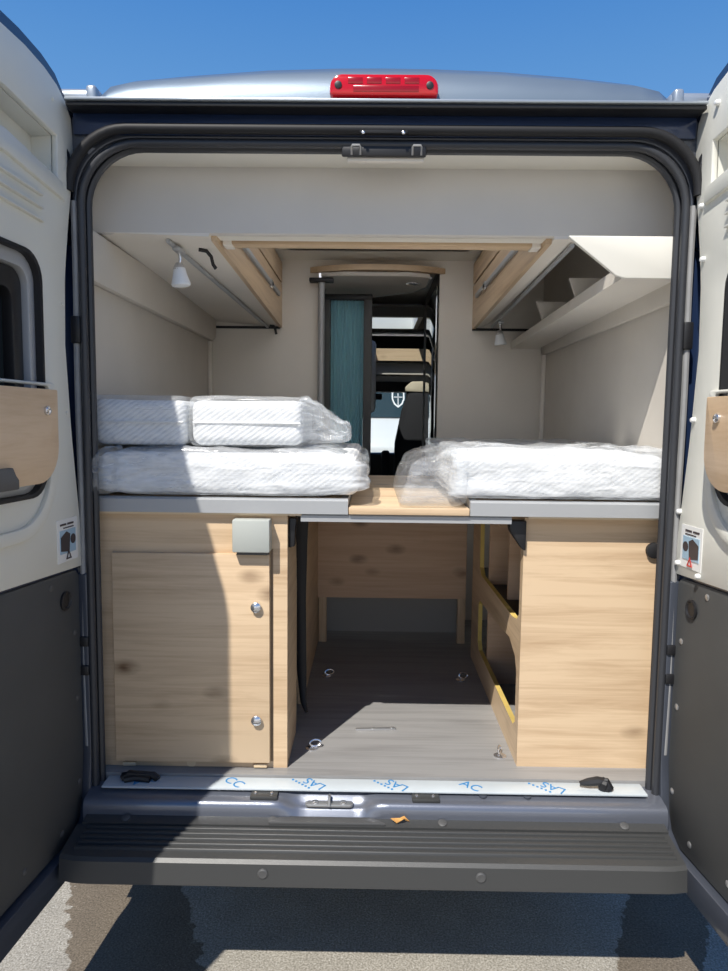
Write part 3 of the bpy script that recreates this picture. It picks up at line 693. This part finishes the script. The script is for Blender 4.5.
g = G(); g.lathe((.775, .100, 1.165), (0, -1, 0), [(0, .022), (.012, .022), (.016, .012)], 16); tag(g.build('door_buffer', 'rubber'), 'round black rubber buffer on the right cabinet by the jamb', 'buffer')

# back of the garage
bk = root('back_panel', 'beech panel hanging across the back under the bed', 'panel', (.08, 1.2, .74))
G().box(-.25, .405, 1.195, 1.211, .735, 1.24).build('board', 'wood_back', bk)
for x, nm in ((-.247, 0), (.374, 1)):
    tag(G().box(x, x + .035, 1.216, 1.246, FZ, .985, .002).build('support_post', 'wood_z'), ('pale upright post left of the hanging back panel', 'pale upright post right of the hanging back panel')[nm], 'post')
tag(G().box(-.30, .42, 1.385, 1.40, FZ, 1.20).build('bulkhead', 'lash'), 'low grey bulkhead behind the hanging back panel', 'panel')
# lashing eyes
def eye(x, y, lab, rot):
    r_ = root('lashing_eye', lab, 'lashing ring', (x, y, FZ), 'lashing eyes on the floor')
    G().lathe((x, y, FZ), (0, 0, 1), [(0, .019), (.003, .019), (.006, .013), (.0065, .001)], 16).build('base_plate', 'chrome', r_)
    c, s = math.cos(rot), math.sin(rot)
    P = [(x + .012 * c + .017 * math.cos(a) * c, y + .012 * s + .017 * math.cos(a) * s, FZ + .009 + .015 * math.sin(a) * .6 + .006) for a in [i * PI / 8 for i in range(16)]]
    P = [(p[0] - .3 * (p[2] - FZ) * s, p[1] + .3 * (p[2] - FZ) * c, p[2]) for p in P]
    G().tube(P, .0028, 8, closed=True).build('ring', 'chrome', r_)
eye(-.183, .79, 'lashing eye in shade near the left post', .3); eye(.335, .775, 'lashing eye in shade near the right post', .2)
eye(-.19, .19, 'lashing eye in shade beside the left cabinet side', .2); eye(.375, .16, 'lashing eye in sunlight beside the open right cabinet', 1.2)
g = G(); m_ = Matrix.Translation((-.005, .325, FZ)) @ Matrix.Rotation(math.radians(4), 4, 'Z')
g.box(-.055, .075, -.006, .006, .0, .006, .001); g.cyl((-.0, 0, .006), (-.0, 0, .009), .004); g.cyl((.062, 0, .006), (.062, 0, .009), .004)
g.map(lambda v: m_ @ v); tag(g.build('metal_strip', 'zinc'), 'thin grey metal strip lying on the sunlit floor', 'metal strip')

# ------------------------------------------------------------------ bed bases, board, mattresses
def bed_base(x0, x1, lab, wx0, wx1):
    r_ = root('bed_platform', lab, 'bed base', ((x0 + x1) / 2, .05, CZ))
    g = G(); g.poly([(.048, 1.262), (.048, 1.298), (.054, 1.303), (.08, 1.303), (.08, 1.262)], 'x', x0, x1); g.build('front_rail', 'alu', r_)
    x_in = x1 if x0 < 0 else x0
    a, b = sorted((x_in, x_in + (-.02 if x0 < 0 else .02))); G().box(a, b, .08, 1.25, 1.262, 1.303).build('side_rail', 'alu', r_)
    G().box(x0, x1, 1.25, 1.28, 1.262, 1.303).build('rear_rail', 'alu', r_)
    for k in range(7):
        y = .13 + k * .16; G().box(x0 + .02, x1 - .02, y, y + .09, 1.288, 1.300).build('slat', 'wood_x', r_)
    G().box(wx0, wx1, .052, .10, 1.256, 1.262).build('edge_strip', 'edge', r_)
bed_base(-.785, -.082, 'grey-railed slatted bed base on the left cabinet', -.785, -.21)
bed_base(.252, .785, 'grey-railed slatted bed base on the right cabinet', .412, .785)
bb = root('bed_board', 'beech board bridging the two bed bases', 'board', (.085, .05, 1.25))
G().box(-.080, .250, .045, 1.17, 1.2625, 1.282, .002).build('board', 'wood_x', bb)
g = G(); g.poly([(.056, 1.240), (.056, 1.257), (.06, 1.261), (.10, 1.261), (.10, 1.240)], 'x', -.212, .367); g.build('front_rail', 'alu', bb)
G().box(-.22, .38, 1.10, 1.14, 1.240, 1.261).build('rear_rail', 'alu', bb)

def soft_box(x0, x1, y0, y1, z0, z1, r, amp, freq, seed, steps=.03, seg=4):
    g = G(); g.box(x0, x1, y0, y1, z0, z1, r, seg)
    g.slice('x', steps, x0, x1); g.slice('y', steps * 2, y0, y1); g.slice('z', steps, z0, z1)
    for v in g.bm.verts:
        q = v.co * freq + Vector((seed, seed * 1.7, 0)); d = noise.noise_vector(q) * amp; v.co += d
    return g
def wrap_box(x0, x1, y0, y1, z0, z1, amp, seed, step=.014, ends=(0, 0), r=.02):
    g = G(); g.box(x0, x1, y0, y1, z0, z1, r, 3)
    g.slice('x', step, x0, x1); g.slice('z', step, z0, z1); g.slice('y', step * 2.2, y0, min(y1, y0 + .3))
    for v in g.bm.verts:
        p = v.co.copy()
        q = Vector((p.x * 7, p.y * 9, p.z * 26)) + Vector((seed, 0, seed))
        a = 1 - abs(noise.noise(q)) * 2
        b = 1 - abs(noise.noise(q * 2.3 + Vector((4, 2, 1)))) * 2
        c_ = Vector(((x0 + x1) / 2, (y0 + y1) / 2, (z0 + z1) / 2))
        out = Vector((0, 0, 0))
        if p.y < y0 + r * 1.5: out.y = -1
        if p.z > z1 - r * 1.5: out.z = 1
        if p.x < x0 + r * 1.5: out.x = -1
        if p.x > x1 - r * 1.5: out.x = 1
        if out.length: out.normalize()
        v.co += out * amp * (.55 * a + .35 * b)
        v.co += noise.noise_vector(p * 6 + Vector((seed, 3, 1))) * amp * .5 * (0 if p.z < z0 + .01 else 1)
        for k, s in ((0, -1), (1, 1)):
            if ends[k]:
                xe = x0 if s < 0 else x1
                q = 1 - min(1, abs(p.x - xe) / .10)
                if q > 0:
                    kk = ends[k] * q; v.co.x += s * kk * (.6 + .6 * noise.noise(Vector((p.y * 12, p.z * 18, seed))))
                    v.co.z += (z0 + .35 * (z1 - z0) - v.co.z) * q * .45
    return g
MZ = 1.312
def mat_thing(lab, x0, x1, y0, y1, z0, z1, seed, amp=.008, ends=(0, 0), group=None, wx=(0, 0), seam=True, wamp=None):
    r_ = root('mattress', lab, 'mattress', ((x0 + x1) / 2, y0, z0), group)
    soft_box(x0, x1, y0, y1, z0, z1, .025, .004, 5, seed).build('cushion', 'mattress', r_, smooth=True)
    if seam:
        zc = (z0 + z1) / 2; G().tube([(x0 + .004, y0 - .003, zc), (x1 - .004, y0 - .003, zc)], .0035, 6).build('seam_piping', 'white', r_)
    wrap_box(x0 - .008 + wx[0], x1 + .008 + wx[1], y0 - .010, y1 + .008, z0 - .003, z1 + .010, wamp or amp, seed, ends=ends).build('plastic_wrap', 'wrap' if amp > .01 else 'wrap_tight', r_, smooth=True, label='crumpled clear plastic wrap')
    return r_
G3 = 'wrapped mattress pieces on the left bed'
mat_thing('long wrapped mattress lying flat on the left bed base', -.775, -.055, .062, 1.05, MZ, 1.424, 2.3, .013, (.03, .02), G3, seam=False)
m1 = mat_thing('shaded wrapped mattress piece at the left wall, upper layer', -.790, -.536, .085, .80, 1.446, 1.570, 7.1, .003, group=G3)
m2 = mat_thing('half sunlit wrapped mattress piece, upper layer, with bunched plastic end', -.517, -.212, .085, .80, 1.446, 1.570, 11.7, .004, group=G3)
# crumpled corner of the lower bag at the left jamb
m0 = bpy.data.objects['mattress']
g = G(); g.box(-.792, -.715, .0, .12, 1.312, 1.442, .02, 3); g.slice('x', .009, -.792, -.715); g.slice('z', .009, 1.312, 1.442); g.slice('y', .012, .0, .12)
for v in g.bm.verts:
    p = v.co.copy(); d = 1 - abs(noise.noise(Vector((p.x * 26, p.y * 20, p.z * 24)))) * 2.2
    q = (p.x + .792) / .077
    v.co += Vector((.006 * d, -.010 * d, .010 * d * (1 if p.z > 1.33 else .1))); v.co.z -= (1 - q) * .03 * (1 if p.z > 1.38 else 0); v.co.y += (1 - q) * .02
g.build('bag_end', 'bag', m0, smooth=True, label='crumpled corner of the plastic bag')
# bunched end of the bag
g = G(); g.box(-.225, -.085, .11, .42, 1.452, 1.575, .02, 3); g.slice('x', .009, -.225, -.085); g.slice('z', .009, 1.452, 1.575); g.slice('y', .02, .11, .42)
for v in g.bm.verts:
    p = v.co.copy(); q = (p.x + .225) / .14
    v.co.z = 1.455 + (p.z - 1.455) * (1 - .62 * q * q * (3 - 2 * q)); v.co.y = .15 + (p.y - .15) * (1 - .35 * q)
    d = 1 - abs(noise.noise(Vector((p.x * 22, p.y * 16, p.z * 30)))) * 2.2
    v.co += Vector((noise.noise(p * 25) * .012, -.013 * d, .016 * d * (1 if p.z > 1.47 else .1)))
g.build('bag_end', 'bag', m2, smooth=True, label='bunched loose end of the plastic bag')
m3 = mat_thing('wrapped mattress in a loose clear bag on the right bed base', .215, .785, .066, 1.05, MZ, 1.432, 5.2, .016, (.0, 0), seam=False)
# loose bag end to the left of the right mattress
g = G(); g.box(.085, .245, .045, .62, 1.286, 1.452, .025, 3); g.slice('x', .012, .085, .245); g.slice('z', .012, 1.286, 1.452); g.slice('y', .03, .045, .62)
for v in g.bm.verts:
    p = v.co.copy(); q = 1 - (p.x - .085) / .16
    v.co.z = 1.286 + (p.z - 1.286) * (1 - .28 * q) 
    v.co.x -= .035 * (1 - (p.z - 1.286) / .166) * q
    d = 1 - abs(noise.noise(Vector((p.x * 14, p.y * 9, p.z * 12 + 3)))) * 2
    v.co += Vector((.010 * d * q, -.010 * d, .008 * d)) if p.z > 1.30 else Vector((0, -.006 * d, 0))
g.build('bag_end', 'bag', m3, smooth=True, label='loose clear end of the plastic bag')

# ------------------------------------------------------------------ overhead lockers
def slab(p4, t):      # thin board from four corners (x,y,z), thickness upwards
    g = G(); b = [g.bm.verts.new(p) for p in p4]; c = [g.bm.verts.new((p[0], p[1], p[2] + t)) for p in p4]
    g.bm.faces.new(b[::-1]); g.bm.faces.new(c)
    for i in range(4): g.bm.faces.new((b[i], b[(i + 1) % 4], c[(i + 1) % 4], c[i]))
    bmesh.ops.recalc_face_normals(g.bm, faces=g.bm.faces[:]); return g
ol = root('overhead_locker', 'left overhead locker with a beech flap above the wrapped mattresses', 'locker', (-.62, .8, 1.98))
slab([(-.80, .136, 2.030), (-.476, .136, 2.020), (-.476, 1.598, 1.966), (-.80, 1.598, 1.990)], .012).build('bottom_board', 'cream', ol)
G().tube([(-.796, .13, 2.006), (-.796, 1.598, 1.986)], .004, 6).build('seam_strip', 'darkgrey', ol)
def flap(s, par):
    x0, x1 = sorted((s * .46, s * .475))
    g = G(); g.poly([(.16, 2.014), (1.598, 1.962), (1.598, 2.165), (.16, 2.165)], 'x', x0, x1); f_ = g.build('flap', 'wood_y', par)
    x0, x1 = sorted((s * .449, s * .462)); G().box(x0, x1, .25, 1.45, 2.085, 2.105, .003).build('grip_rail', 'alu', f_)
    G().box(x0, x1, 1.18, 1.235, 2.078, 2.112, .004).build('flap_catch', 'chrome', f_)
    x0, x1 = sorted((s * .46, s * .48)); G().box(x0, x1, .18, 1.598, 2.175, 2.27).build('upper_flap', 'wood_y', par)
    x0, x1 = sorted((s * .468, s * .48)); G().box(x0, x1, .18, 1.598, 2.165, 2.175).build('shadow_gap', 'blackp', par)
flap(-1, ol)
G().tube([(-.60, .17, 2.016), (-.528, 1.58, 1.962)], .007, 8).build('light_rail', 'alu', ol)
G().box(-.80, -.47, 1.588, 1.598, 1.955, 1.966).build('rear_strip', 'blackp', ol)

rl_ = root('open_overhead_shelf', 'right overhead locker with beech flap and open divided shelf', 'locker', (.62, .8, 1.9))
slab([(.476, .136, 2.020), (.535, .136, 2.022), (.535, 1.598, 1.985), (.476, 1.598, 1.966)], .012).build('bottom_board', 'cream', rl_)
flap(1, rl_)
G().tube([(.535, .17, 2.012), (.552, 1.58, 1.972)], .007, 8).build('light_rail', 'alu', rl_)
slab([(.640, .036, 1.900), (.79, .036, 1.900), (.80, 1.598, 1.872), (.662, 1.598, 1.872)], .014).build('shelf_board', 'cream', rl_)
g = slab([(.632, .036, 1.898), (.646, .036, 1.898), (.664, 1.598, 1.870), (.650, 1.598, 1.870)], .036); g.build('shelf_lip', 'cream', rl_)
g = G(); g.poly([(.486, 2.002), (.775, 2.002), (.775, 1.895), (.632, 1.896), (.612, 1.902), (.592, 1.917), (.486, 1.998)], 'y', .022, .036, bev=.002); g.build('end_panel', 'cream_light', rl_)
for y in (.55, 1.02):
    g = G(); g.poly([(.635, 2.0), (.80, 2.0), (.80, 1.90), (.668, 1.90), (.660, 1.93)], 'y', y, y + .012); g.build('shelf_divider', 'cream', rl_)
G().box(.46, .80, 1.586, 1.598, 1.955, 1.966).build('rear_strip', 'blackp', rl_)
# spot lamps
def lamp(p, lab, z_top):
    x, y, z = p
    r_ = root('spot_lamp', lab, 'lamp', (x, y, z), 'spot lamps under the lockers')
    G().box(x - .012, x + .012, y - .03, y + .03, z_top - .012, z_top - .001, .003).build('rail_mount', 'alu', r_)
    G().tube([(x, y, z_top - .01), (x + .004, y, z_top - .03), (x, y, z + .03)], .005, 8).build('arm', 'chrome', r_)
    G().lathe((x, y, z + .045), (0, 0, -1), [(0, .010), (.012, .016), (.02, .018)], 16).build('socket', 'zinc', r_)
    G().lathe((x, y, z + .03), (.1, 0, -1), [(0, .017), (.02, .021), (.045, .028), (.05, .0265), (.051, .001)], 20).build('lamp_shade', 'shade', r_)
lamp((-.588, .24, 1.925), 'spot lamp with white shade under the left locker', 2.012)
lamp((.555, 1.38, 1.885), 'spot lamp with white shade under the right shelf', 1.972)
def hook(P, lab):
    g = G(); g.tube(P, .004, 8, ry=.006); tag(g.build('strap_hook', 'blackp'), lab, 'hook')
hook([(-.535, .26, 2.014), (-.515, .27, 2.012), (-.503, .28, 1.998), (-.500, .29, 1.978), (-.494, .30, 1.968)], 'black strap hook beside the left spot lamp')
hook([(-.515, 1.56, 1.968), (-.497, 1.56, 1.966), (-.487, 1.56, 1.945), (-.483, 1.56, 1.925)], 'black strap hook at the far end of the left light rail')
# beam between lockers
bm_ = root('ceiling_beam', 'narrow beech beam under the header between the lockers', 'beam', (0, .2, 2.0))
G().box(-.43, .435, .214, .266, 2.020, 2.045, .002).build('beam_board', 'wood_x', bm_)
for x in (-.455, .433): G().box(x, x + .026, .213, .268, 2.016, 2.045, .002).build('end_cap', 'cream', bm_)

# ------------------------------------------------------------------ passage to the front
sh = root('arched_shelf', 'curved beech shelf edge above the passage', 'shelf', (0, 1.55, 2.235))
arc = [(-.325 + .65 * i / 16, 1.60 - .09 * math.sin(PI * i / 16) ** .7) for i in range(17)]
g = G(); g.poly(arc, 'z', 2.222, 2.248); g.build('shelf_board', 'wood_x', sh)
ld = root('passage_lid', 'grey moulded ceiling panel with a round lamp over the passage', 'ceiling panel', (0, 1.9, 2.2))
g = G(); g.poly([(-.27, 1.56), (-.15, 1.53), (.15, 1.53), (.25, 1.57), (.25, 1.80), (.20, 1.92), (-.06, 2.12), (-.27, 2.15)], 'z', 2.196, 2.218, bev=.006); g.build('lid', 'midgrey', ld)
g = G(); g.tube([(x, y, 2.198) for x, y in ((.252, 1.57), (.25, 1.80), (.20, 1.92), (-.06, 2.12))], .006, 8); g.build('lid_edge', 'alu', ld)
G().lathe((.175, 1.70, 2.197), (0, 0, -1), [(0, .036), (.004, .034), (.005, .024), (.002, .020), (.0022, .001)], 22).build('ceiling_lamp', 'chrome', ld)
pl_ = root('curtain_pole', 'grey upright pole left of the passage', 'pole', (-.268, 1.55, 1.0))
G().cyl((-.268, 1.565, FZ), (-.268, 1.565, 2.185), .0165, n=14).build('pole', 'alu', pl_)
G().box(-.325, -.21, 1.54, 1.585, 2.170, 2.190, .004).build('pole_bracket', 'blackp', pl_)
td = root('tambour_door', 'teal ribbed roller door in a dark frame in the passage', 'door', (-.15, 1.78, FZ))
g = G(); pr = [(-.235, 1.80)]
for i in range(10):
    a = -.235 + i * .0168; pr += [(a + .002, 1.775), (a + .0084, 1.768), (a + .0148, 1.775), (a + .0166, 1.782)]
pr += [(-.067, 1.80)]
g.poly(pr, 'z', FZ, 2.125); g.build('ribbed_leaf', 'tambour', td)
for x0, x1, nm in ((-.268, -.236, 'left'), (-.066, -.024, 'right')): G().box(x0, x1, 1.745, 1.81, FZ, 2.135, .004).build('frame_post', 'darkgrey', td)
G().box(-.268, -.024, 1.742, 1.81, 2.122, 2.15, .004).build('frame_head', 'blackp', td)
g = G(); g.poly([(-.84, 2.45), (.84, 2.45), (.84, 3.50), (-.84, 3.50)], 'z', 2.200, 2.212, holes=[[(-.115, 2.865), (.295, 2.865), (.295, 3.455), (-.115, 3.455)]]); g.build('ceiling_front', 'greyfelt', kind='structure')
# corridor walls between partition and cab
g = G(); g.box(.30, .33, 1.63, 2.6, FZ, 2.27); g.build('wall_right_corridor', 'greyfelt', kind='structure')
g = G(); g.box(-.60, -.57, 1.63, 3.0, FZ, 2.284); g.build('wall_left_corridor', 'cream_light', kind='structure')
tag(G().box(.288, .2995, 1.66, 2.25, .9, 2.18, .003).build('mirror', 'mirror'), 'narrow tall mirror on the right wall of the passage', 'mirror')
# cab shell
cs = [(-.875, 3.0), (-.845, 3.0), (-.845, 4.7), (-.875, 4.7)]
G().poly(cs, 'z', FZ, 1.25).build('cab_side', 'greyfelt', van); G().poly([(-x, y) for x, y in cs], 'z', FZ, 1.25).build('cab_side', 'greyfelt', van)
G().box(-.86, .86, 4.55, 4.70, .6, 1.22, .03).build('dashboard', 'blackp', van)
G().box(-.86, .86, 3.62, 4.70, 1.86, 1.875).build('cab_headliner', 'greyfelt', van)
G().box(-.86, .86, 4.48, 4.70, 1.775, 1.87, .01).build('windscreen_header', 'greyfelt', van)
G().box(-.84, .84, 4.60, 4.61, 1.22, 1.785).build('windscreen', 'glass', van)
oc = root('cab_shelf', 'open shelf above the cab with a sunlit beech edge', 'shelf', (0, 3.6, 1.95))
G().box(-.80, .80, 3.50, 3.52, 1.968, 2.058).build('shelf_edge', 'wood_x', oc)
G().box(-.80, .80, 3.52, 4.6, 1.955, 1.97).build('shelf_board', 'greyfelt', oc)
G().box(-.80, .80, 4.50, 4.52, 1.97, 2.27).build('shelf_back', 'blackp', oc)
G().box(-.80, .80, 3.56, 3.60, 1.87, 1.955).build('valance', 'midgrey', oc)
# seats
def cab_seat(cx, cy, lab, light):
    r_ = root('swivel_armchair', lab, 'seat', (cx, cy, .6), 'front seats')
    g = G(); g.poly([(cx - .24, .95), (cx + .24, .95), (cx + .235, 1.35), (cx + .21, 1.60), (cx + .15, 1.74), (cx - .13, 1.74), (cx - .18, 1.60), (cx - .23, 1.35)], 'y', cy - .05, cy + .08, bev=.03); g.build('backrest', 'seat', r_)
    g = G(); g.poly(rrect(cx - .15, cx + .15, 1.585, 1.80, (.04, .04, .09, .09), 6), 'y', cy - .04, cy + .06, bev=.025); hr = g.build('headrest', 'seat', r_)
    if light: g = G(); g.poly([(cx - .155, 1.74), (cx - .155, 1.775), (cx - .11, 1.815), (cx - .02, 1.818), (cx - .0, 1.735)], 'y', cy - .05, cy + .05, bev=.008); g.build('headrest_sun_patch', 'seat_sun_patch', hr)  # beige piece painted in for the sunlit top of the black headrest
    G().box(cx - .25, cx + .25, cy, cy + .5, .85, 1.0, .04, 3).build('seat_cushion', 'seat', r_)
    G().box(cx - .22, cx + .22, cy + .02, cy + .45, FZ, .85).build('seat_base', 'blackp', r_)
    G().box(cx - .33, cx - .27, cy - .08, cy + .32, 1.20, 1.27, .02, 3).build('armrest', 'seat', r_)
    G().box(cx - .33, cx - .27, cy - .10, cy - .03, 1.0, 1.29, .02, 3).build('armrest', 'seat', r_)
cab_seat(.39, 3.58, 'black front seat with a sunlit patch painted beige on the headrest', True)
cab_seat(-.42, 3.58, 'dark front seat beyond the tambour door', False)
pcx = root('rear_view_mirror', 'black rear-view mirror at the top of the windscreen', 'mirror', (.0, 4.40, 1.70))
G().box(-.14, .07, 4.40, 4.44, 1.70, 1.755, .012, 3).build('mirror_housing', 'blackp', pcx); G().cyl((-.03, 4.42, 1.75), (-.03, 4.56, 1.785), .008).build('mirror_stem', 'blackp', pcx)
ca = G(); ca.poly([(3.05, 1.56), (3.28, 1.66), (3.36, 1.82), (3.30, 2.0), (3.05, 2.08)], 'x', -.10, .005, bev=.03); tag(ca.build('cab_curtain', 'shade'), 'pale folded curtain edge left of the cab opening', 'curtain')

# parked van seen through the windscreen
pv = root('parked_van', 'white van with a shield badge seen through the windscreen', 'van', (0, 11, 0))
g = G(); g.poly([(10.2, .45), (10.2, 1.05), (10.35, 1.25), (11.2, 1.55), (11.75, 2.35), (15, 2.45), (15, .45)], 'x', -1.0, 1.0, bev=.04); g.build('body', 'white', pv)
t = bmesh.new(); q = [t.verts.new(v) for v in ((-.86, 11.19, 1.57), (.86, 11.19, 1.57), (.80, 11.66, 2.27), (-.80, 11.66, 2.27))]; t.faces.new(q)
r = bmesh.ops.extrude_face_region(t, geom=t.faces[:])
for v in r['geom']:
    if isinstance(v, bmesh.types.BMVert): v.co += Vector((0, -.02, .008))
bmesh.ops.recalc_face_normals(t, faces=t.faces[:]); G().add(t).build('windscreen', 'van_glass', pv)
shd = [(-.12, .17), (0, .20), (.12, .17), (.12, 0), (.08, -.12), (0, -.20), (-.08, -.12), (-.12, 0)]
shd2 = [(x * .78, z * .8) for x, z in shd]
def on_ws(v): return Vector((.47 + v.x, 11.44 + v.z * .56 + v.y, 1.92 + v.z * .83))
G().poly(shd, 'y', -.05, -.035, holes=[shd2]).map(on_ws).build('shield_badge', 'white', pv)
g = G(); g.box(-.012, .012, -.05, -.037, -.15, .13); g.box(-.085, .085, -.05, -.037, .03, .055); g.map(on_ws).build('shield_badge', 'alu', pv)
for x in (-.9, .75):
    for y in (10.95, 14.0): G().lathe((x, y, .34), (1, 0, 0), [(0, .20), (.0, .33), (.02, .34), (.14, .34), (.16, .32), (.16, .18)], 24).build('wheel', 'rubber', pv)
